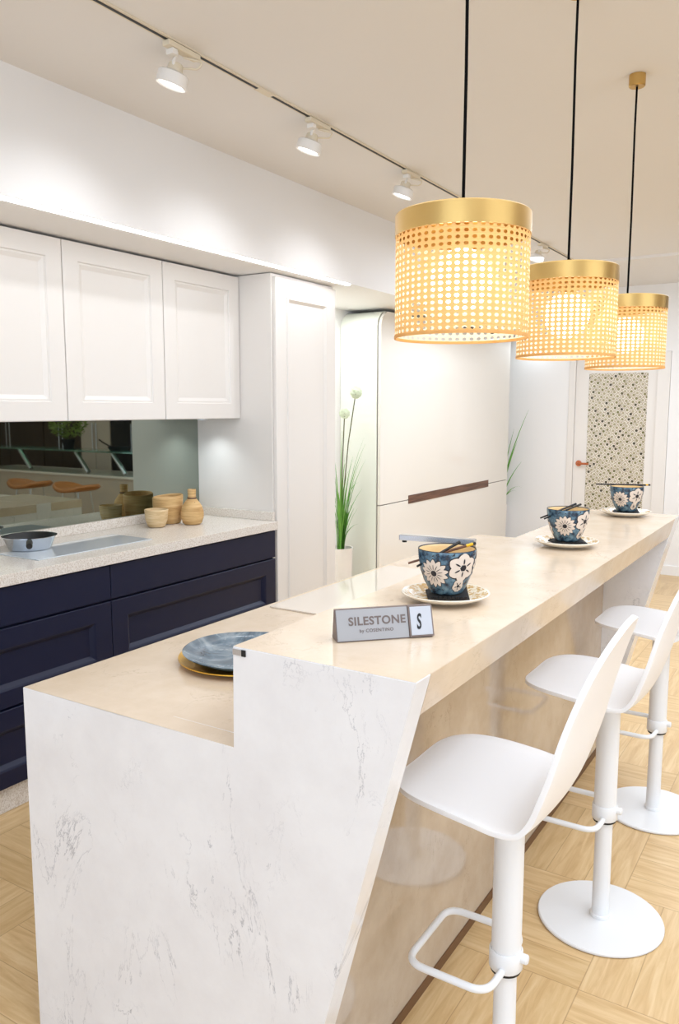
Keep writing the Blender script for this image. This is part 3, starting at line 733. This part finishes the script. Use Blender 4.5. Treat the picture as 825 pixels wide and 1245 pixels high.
# ------------------------------------------------------------------ bar stools
def interp(tab, s):
    for (a, *va), (b, *vb) in zip(tab[:-1], tab[1:]):
        if s <= b:
            k = (s-a)/(b-a); k = k*k*(3-2*k) if False else k
            return [x+(y-x)*k for x, y in zip(va, vb)]
    return list(tab[-1][1:])
def smooth_curve(pts, n):
    """Catmull-Rom through pts"""
    out = []; P = [pts[0]]+pts+[pts[-1]]
    for i in range(1, len(P)-2):
        for k in range(n):
            t_ = k/n; a, b, c, d_ = P[i-1], P[i], P[i+1], P[i+2]
            out.append(tuple(.5*((2*b[q])+(-a[q]+c[q])*t_+(2*a[q]-5*b[q]+4*c[q]-d_[q])*t_*t_+(-a[q]+3*b[q]-3*c[q]+d_[q])*t_**3) for q in range(len(b))))
    out.append(tuple(pts[-1])); return out
def make_stool(label):
    t = thing('bar_stool', label, 'stool', group='white bar stools on the floor along the bar')
    bm = BM(); disc_cyl(bm, .1905, 0.001, .012, 80, bev=.003); obj('base', bm, STW, t, smooth=30)
    bm = BM(); lathe(bm, [(.0, .0125), (.03, .0125), (.03, .022), (.0265, .024), (.0255, .335), (0, .335)], 40); obj('lower_pole', bm, STW, t, smooth=40)
    bm = BM(); lathe(bm, [(.0, .37), (.0335, .37), (.0335, .7305), (0, .7305)], 40); obj('upper_pole', bm, STW, t, smooth=40)
    c = BM(); lathe(c, [(.026, .339), (.036, .339), (.038, .342), (.038, .382), (.036, .386), (.034, .386), (.034, .3695), (.026, .3695)], 40, close=True); c = obj('collar', c, STW, t, smooth=40)
    bm = BM(); lathe(bm, [(.026, .332), (.034, .332), (.034, .3385), (.026, .3385)], 40, close=True); obj('black_ring', bm, BLACK, c, smooth=40)
    bm = BM(); b2 = bmesh.new(); disc_cyl(b2, .011, .033, .052, 20, bev=.003); merge(bm, b2, Matrix.Translation((0, 0, .372)) @ Matrix.Rotation(PI/2, 4, 'Y') @ Matrix.Rotation(0, 4, 'X')); obj('knob', bm, STW, c, smooth=40)
    bm = BM()
    path = rounded([(.004, -.03, .347), (.0, -.118, .347), (-.195, -.118, .347), (-.195, .118, .347), (.0, .118, .347), (.004, .03, .347)], .045, 8)
    tube(bm, path, .0085, 12); obj('footrest', bm, STW, t, smooth=60)
    # plate under the seat
    bm = BM(); box(bm, -.07, .05, -.06, .08, .731, .7355, bev=.002); obj('seat_plate', bm, STW, t)
    # moulded shell: profile (x, z, halfwidth)
    ctrl = [(-.2425, .770, .004), (-.242, .770, .064), (-.239, .7695, .102), (-.226, .769, .140), (-.200, .7675, .171), (-.160, .765, .193), (-.10, .7605, .205), (-.02, .752, .210), (.035, .7455, .210),
            (.080, .753, .208), (.108, .785, .206), (.127, .835, .204), (.145, .895, .199), (.161, .965, .190), (.178, 1.03, .173), (.194, 1.085, .150), (.209, 1.13, .119), (.220, 1.160, .082), (.227, 1.178, .042), (.229, 1.183, .004)]
    C = smooth_curve(ctrl, 4); nW = 14; T = .0115
    top, bot = [], []
    for i, (x, z, w) in enumerate(C):
        a = C[max(i-1, 0)]; b = C[min(i+1, len(C)-1)]
        tx, tz_ = b[0]-a[0], b[1]-a[1]; l = math.hypot(tx, tz_) or 1; nx, nz = tz_/l, -tx/l      # outward (below/behind)
        rt, rb = [], []
        for k in range(nW+1):
            q = -1+2*k/nW; y = q*max(w, .002)
            cup = .012*(q*q)*(w/.19)**2         # edges dish up slightly
            px, pz = x-nx*cup, z-nz*cup
            rt.append(bm_v(px, y, pz)); rb.append((px+nx*T, y, pz+nz*T))
        top.append(rt); bot.append(rb)
    bm = BM()
    TV = [[bm.verts.new(p) for p in r] for r in top]; BV = [[bm.verts.new(p) for p in r] for r in bot]
    n = len(C)
    for i in range(n-1):
        for k in range(nW):
            bm.faces.new([TV[i][k], TV[i+1][k], TV[i+1][k+1], TV[i][k+1]])
            bm.faces.new([BV[i][k], BV[i][k+1], BV[i+1][k+1], BV[i+1][k]])
        for k in (0, nW): bm.faces.new([TV[i][k], TV[i+1][k], BV[i+1][k], BV[i][k]])
    for i in (0, n-1):
        for k in range(nW): bm.faces.new([TV[i][k], TV[i][k+1], BV[i][k+1], BV[i][k]])
    sh = obj('seat_shell', bm, SEATM, t, smooth=0, loc=(0, .025, 0))
    me = sh.data
    m_ = sh.modifiers.new('bevel', 'BEVEL'); m_.width = .0035; m_.segments = 2; m_.limit_method = 'ANGLE'; m_.angle_limit = math.radians(50)
    return t
def bm_v(x, y, z): return (x, y, z)
st = make_stool('nearest white bar stool with curved back, its base cut off at the bottom'); st.location = (-.572, 1.628, 0)
dup(st, (-.551, 2.432, 0), 'middle white bar stool, its whole round base in view')
dup(st, (-.549, 3.242, 0), 'farthest white bar stool, cut off by the right edge of the picture')

# ------------------------------------------------------------------ display kitchen across the room (seen in the smoked mirror)
DY = 6.8
t = thing('display_counter', 'pale display counter across the room, seen in the smoked mirror', 'counter')
bm = BM(); box(bm, .25, 3.7, DY, DY+.62, .27, .755); obj('front_panel', bm, TAUPE, t)
bm = BM(); box(bm, .23, 3.72, DY-.02, DY+.65, .756, .785, bev=.003); obj('countertop', bm, SPECK, t)
bm = BM(); box(bm, .27, 3.68, DY+.03, DY+.6, 0, .2695); obj('plinth', bm, TAUPE, t)
bm = BM(); box(bm, .27, 3.68, DY+.018, DY+.0295, .2, .262); obj('dark_groove', bm, BLACK, t)
t = thing('glass_shelf', 'green-edged glass shelf on slanted steel brackets over display counter in mirror', 'shelf')
bm = BM(); box(bm, .3, 3.6, DY-.12, DY+.32, 1.075, 1.09); obj('glass', bm, GLASSG, t)
for x in (2.85, 1.72, 1.05):
    bm = BM(); tube(bm, [(x-.17, DY+.1, .805), (x+.05, DY+.1, 1.055)], .028, 10); obj('bracket', bm, STEEL, t, smooth=50)
# tall dark cabinets behind
for k, (a, b_, m_, lab) in enumerate(((2.75, 3.55, DWOOD, 'dark brown tall cabinet behind the leafy bush, seen in the mirror'), (3.56, 5.19, DWOOD, 'dark brown tall cabinet at the left of the mirror view'),
                                      (2.13, 2.74, TAUPE, 'grey tall cabinet behind the display pan, seen in the mirror'), (1.2, 2.12, BLACK, 'black tall cabinet at the right of the mirror view'))):
    t = thing('tall_display_cabinet', lab, 'cabinet', (a, 7.8, 0), group='tall display cabinets across the room')
    bm = BM(); box(bm, .002, b_-a-.002, .02, .395, .0, 2.74); obj('carcass', bm, m_, t)
    hw = (b_-a)/2
    for q in (0, 1):
        bm = BM(); box(bm, q*hw+.004, (q+1)*hw-.004, 0, .0195, .1, 2.72, bev=.002); dd = obj('door', bm, m_, t)
        bm = BM(); hx = hw+(-.04 if q == 0 else .04); tube(bm, [(hx, -.02, 1.0), (hx, -.02, 1.4)], .006, 8); obj('handle', bm, STEEL, dd)
bm = BM()
lathe(bm, [(0, 0), (.06, 0), (.085, .12), (.08, .12), (.06, .02), (0, .02)], 32)
tag(obj('plant_pot', bm, BLACKM, smooth=50, loc=(1.93, DY+.12, 1.0905)), 'dark pot of the leafy bush on the glass shelf in the mirror', 'pot')
t = thing('potted_bush', 'olive green leafy bush on the glass shelf, seen in the mirror', 'plant', (1.93, DY+.12, 1.212))
bm = BM(); tube(bm, [(0, 0, 0), (.01, 0, .1), (0, .01, .2)], .01, 8); obj('trunk', bm, STEM, t)
bm = BM()
for i in range(650):
    a = random.uniform(0, 2*PI); z = random.uniform(-1, 1); r = random.uniform(.6, 1)**.5
    c = Vector((.3*r*math.sqrt(1-z*z)*math.cos(a), .2*r*math.sqrt(1-z*z)*math.sin(a), .2+.19*r*z))
    d1 = Vector((random.gauss(0, 1), random.gauss(0, 1), random.gauss(0, 1))).normalized()*.028; d2 = d1.orthogonal().normalized()*.014
    bm.faces.new([bm.verts.new(c-d1), bm.verts.new(c+d2), bm.verts.new(c+d1), bm.verts.new(c-d2)])
obj('foliage', bm, DBUSH, t, recalc=False)
t = thing('display_pan', 'dark pan with a raised handle on the glass shelf, seen in the mirror', 'pan', (.98, DY+.1, 1.0905))
bm = BM(); lathe(bm, [(0, 0), (.11, 0), (.14, .05), (.135, .05), (.105, .006), (0, .006)], 40); obj('body', bm, BLACKM, t, smooth=50)
bm = BM(); tube(bm, [(.13, 0, .04), (.25, -.02, .09), (.32, -.03, .13)], .01, 8); obj('handle', bm, BLACKM, t, smooth=50)
def make_tan_stool(label):
    t = thing('tan_stool', label, 'stool', group='tan seated stools at the display counter')
    bm = BM(); nx_, ny = 16, 8; V = []
    for i in range(nx_+1):
        row = []
        for j in range(ny+1):
            u = -1+2*i/nx_; v = -1+2*j/ny; k = math.sqrt(max(0, 1-.55*v*v)); x = .31*u*k; y = .2*v*math.sqrt(max(0, 1-.45*u*u))
            row.append(bm.verts.new((x, y, .72+.06*abs(u)**2.5)))
        V.append(row)
    for i in range(nx_):
        for j in range(ny): bm.faces.new([V[i][j], V[i+1][j], V[i+1][j+1], V[i][j+1]])
    o = obj('seat', bm, TANSEAT, t, smooth=0); m_ = o.modifiers.new('solid', 'SOLIDIFY'); m_.thickness = .035; m_.offset = 1
    for a in (-1, 1):
        for b_ in (-1, 1):
            bm = BM(); tube(bm, [(a*.12, b_*.08, .72), (a*.17, b_*.15, .0005)], .008, 8); obj('leg', bm, STEEL, t, smooth=60)
    return t
ts = make_tan_stool('tan seated stool at the display counter, left one in the mirror'); ts.location = (1.18, 5.75, 0)
dup(ts, (.40, 5.75, 0), 'tan seated stool at the display counter, right one in the mirror')
t = thing('display_oven_block', 'pale low block with a black oven front at the mirror left edge', 'cabinet', (.5, 4.75, 0))
bm = BM(); box(bm, -.1, .85, 0, .5, 0, .70, bev=.003); obj('body', bm, TAUPE, t)
bm = BM(); box(bm, .0, .8, -.012, -.0005, .25, .6); obj('oven_front', bm, BLACK, t)
t.location = (.52, 4.75, 0)

# ------------------------------------------------------------------ lights
def area(name, loc, size, energy, color, rot=(0, 0, 0), sy=None, spread=None):
    l = bpy.data.lights.new(name, 'AREA'); l.energy = energy; l.color = color; l.size = size
    if sy: l.shape = 'RECTANGLE'; l.size_y = sy
    if spread: l.spread = math.radians(spread)
    o = bpy.data.objects.new(name, l); o.location = loc; o.rotation_euler = rot; COL.objects.link(o); return o
def spot(name, loc, target, energy, color, ang=60, blend=.6, rad=.04):
    l = bpy.data.lights.new(name, 'SPOT'); l.energy = energy; l.color = color; l.spot_size = math.radians(ang); l.spot_blend = blend; l.shadow_soft_size = rad
    o = bpy.data.objects.new(name, l); o.location = loc; COL.objects.link(o)
    o.rotation_euler = (Vector(target)-Vector(loc)).to_track_quat('-Z', 'Y').to_euler(); return o
K = 1.0
area('ceiling_wash', (-.4, 3.0, ZC-.08), 2.2, 42*K, (.90, .95, 1), sy=6)
area('daylight_front', (.2, -3.2, 1.9), 3.2, 56*K, (.80, .89, 1), rot=(math.radians(86), 0, math.radians(12)), sy=2.4)
area('right_fill', (3.9, 1.2, 1.7), 2.0, 52*K, (.86, .93, 1), rot=(0, math.radians(90), 0), sy=4)
area('stool_side_wash', (.55, 2.4, ZC-.05), 1.3, 44*K, (.90, .95, 1), rot=(0, math.radians(8), 0), sy=5, spread=130)
area('far_wash', (-1.5, 6.0, ZC-.1), 1.4, 36*K, (.93, .96, 1), sy=1.6)
area('door_fill', (.6, 6.6, 1.7), 1.0, 8*K, (.9, .95, 1), rot=(math.radians(90), 0, math.radians(40)), sy=1.6)
area('alcove_light', (-3.0, 4.75, 2.33), .3, 4*K, (.97, 1, .93), sy=.6)
area('alcove_fill', (-3.1, 4.30, 1.2), .1, 3*K, (.96, 1, .93), rot=(-PI/2, 0, 0), sy=2.0)  # added unseen fill, brightens the cupboard side down its height
area('far_alcove_light', (-2.75, 8.05, 2.32), .25, .8*K, (.9, .97, 1), sy=.15)
area('display_light', (2.6, 6.2, ZC-.1), 1.2, 18*K, (1, .92, .82), sy=1.)
for y in (2.125, 2.943, 3.797, 5.9):
    spot('track_beam', (TX-.055, y, ZC-.13), (-2.9, y-.1, 1.15), 13*K, (1, .97, .94), 110, 1)
spot('under_cabinet_beam', (-3.10, 3.47, 1.535), (-3.10, 3.5, .9), 3.2*K, (.95, 1, .97), 120, .9, .02)

w = bpy.data.worlds.new('world'); scene.world = w; w.use_nodes = True
bg = w.node_tree.nodes['Background']; bg.inputs[0].default_value = (.86, .92, 1, 1); bg.inputs[1].default_value = 1.0

# ------------------------------------------------------------------ camera
F, yaw, pitch, roll = 973.35, .5604, .1278, .0012
fw = Vector((-math.sin(yaw)*math.cos(pitch), math.cos(yaw)*math.cos(pitch), -math.sin(pitch)))
r = Vector((math.cos(yaw), math.sin(yaw), 0)); u = r.cross(fw)
r2 = r*math.cos(roll)+u*math.sin(roll); u2 = -r*math.sin(roll)+u*math.cos(roll)
cd = bpy.data.cameras.new('camera'); cam = bpy.data.objects.new('camera', cd); COL.objects.link(cam)
M = Matrix((r2, u2, -fw)).transposed().to_4x4(); M.translation = Vector((0, 0, 1.6)); cam.matrix_world = M
cd.sensor_fit = 'VERTICAL'; cd.sensor_height = 24; cd.lens = F*24/1245; cd.clip_start = .02
scene.camera = cam
scene.view_settings.view_transform = 'Standard'
scene.view_settings.look = 'None'
scene.view_settings.exposure = .27
scene.view_settings.use_white_balance = True
scene.view_settings.white_balance_temperature = 5800
scene.view_settings.white_balance_tint = 8
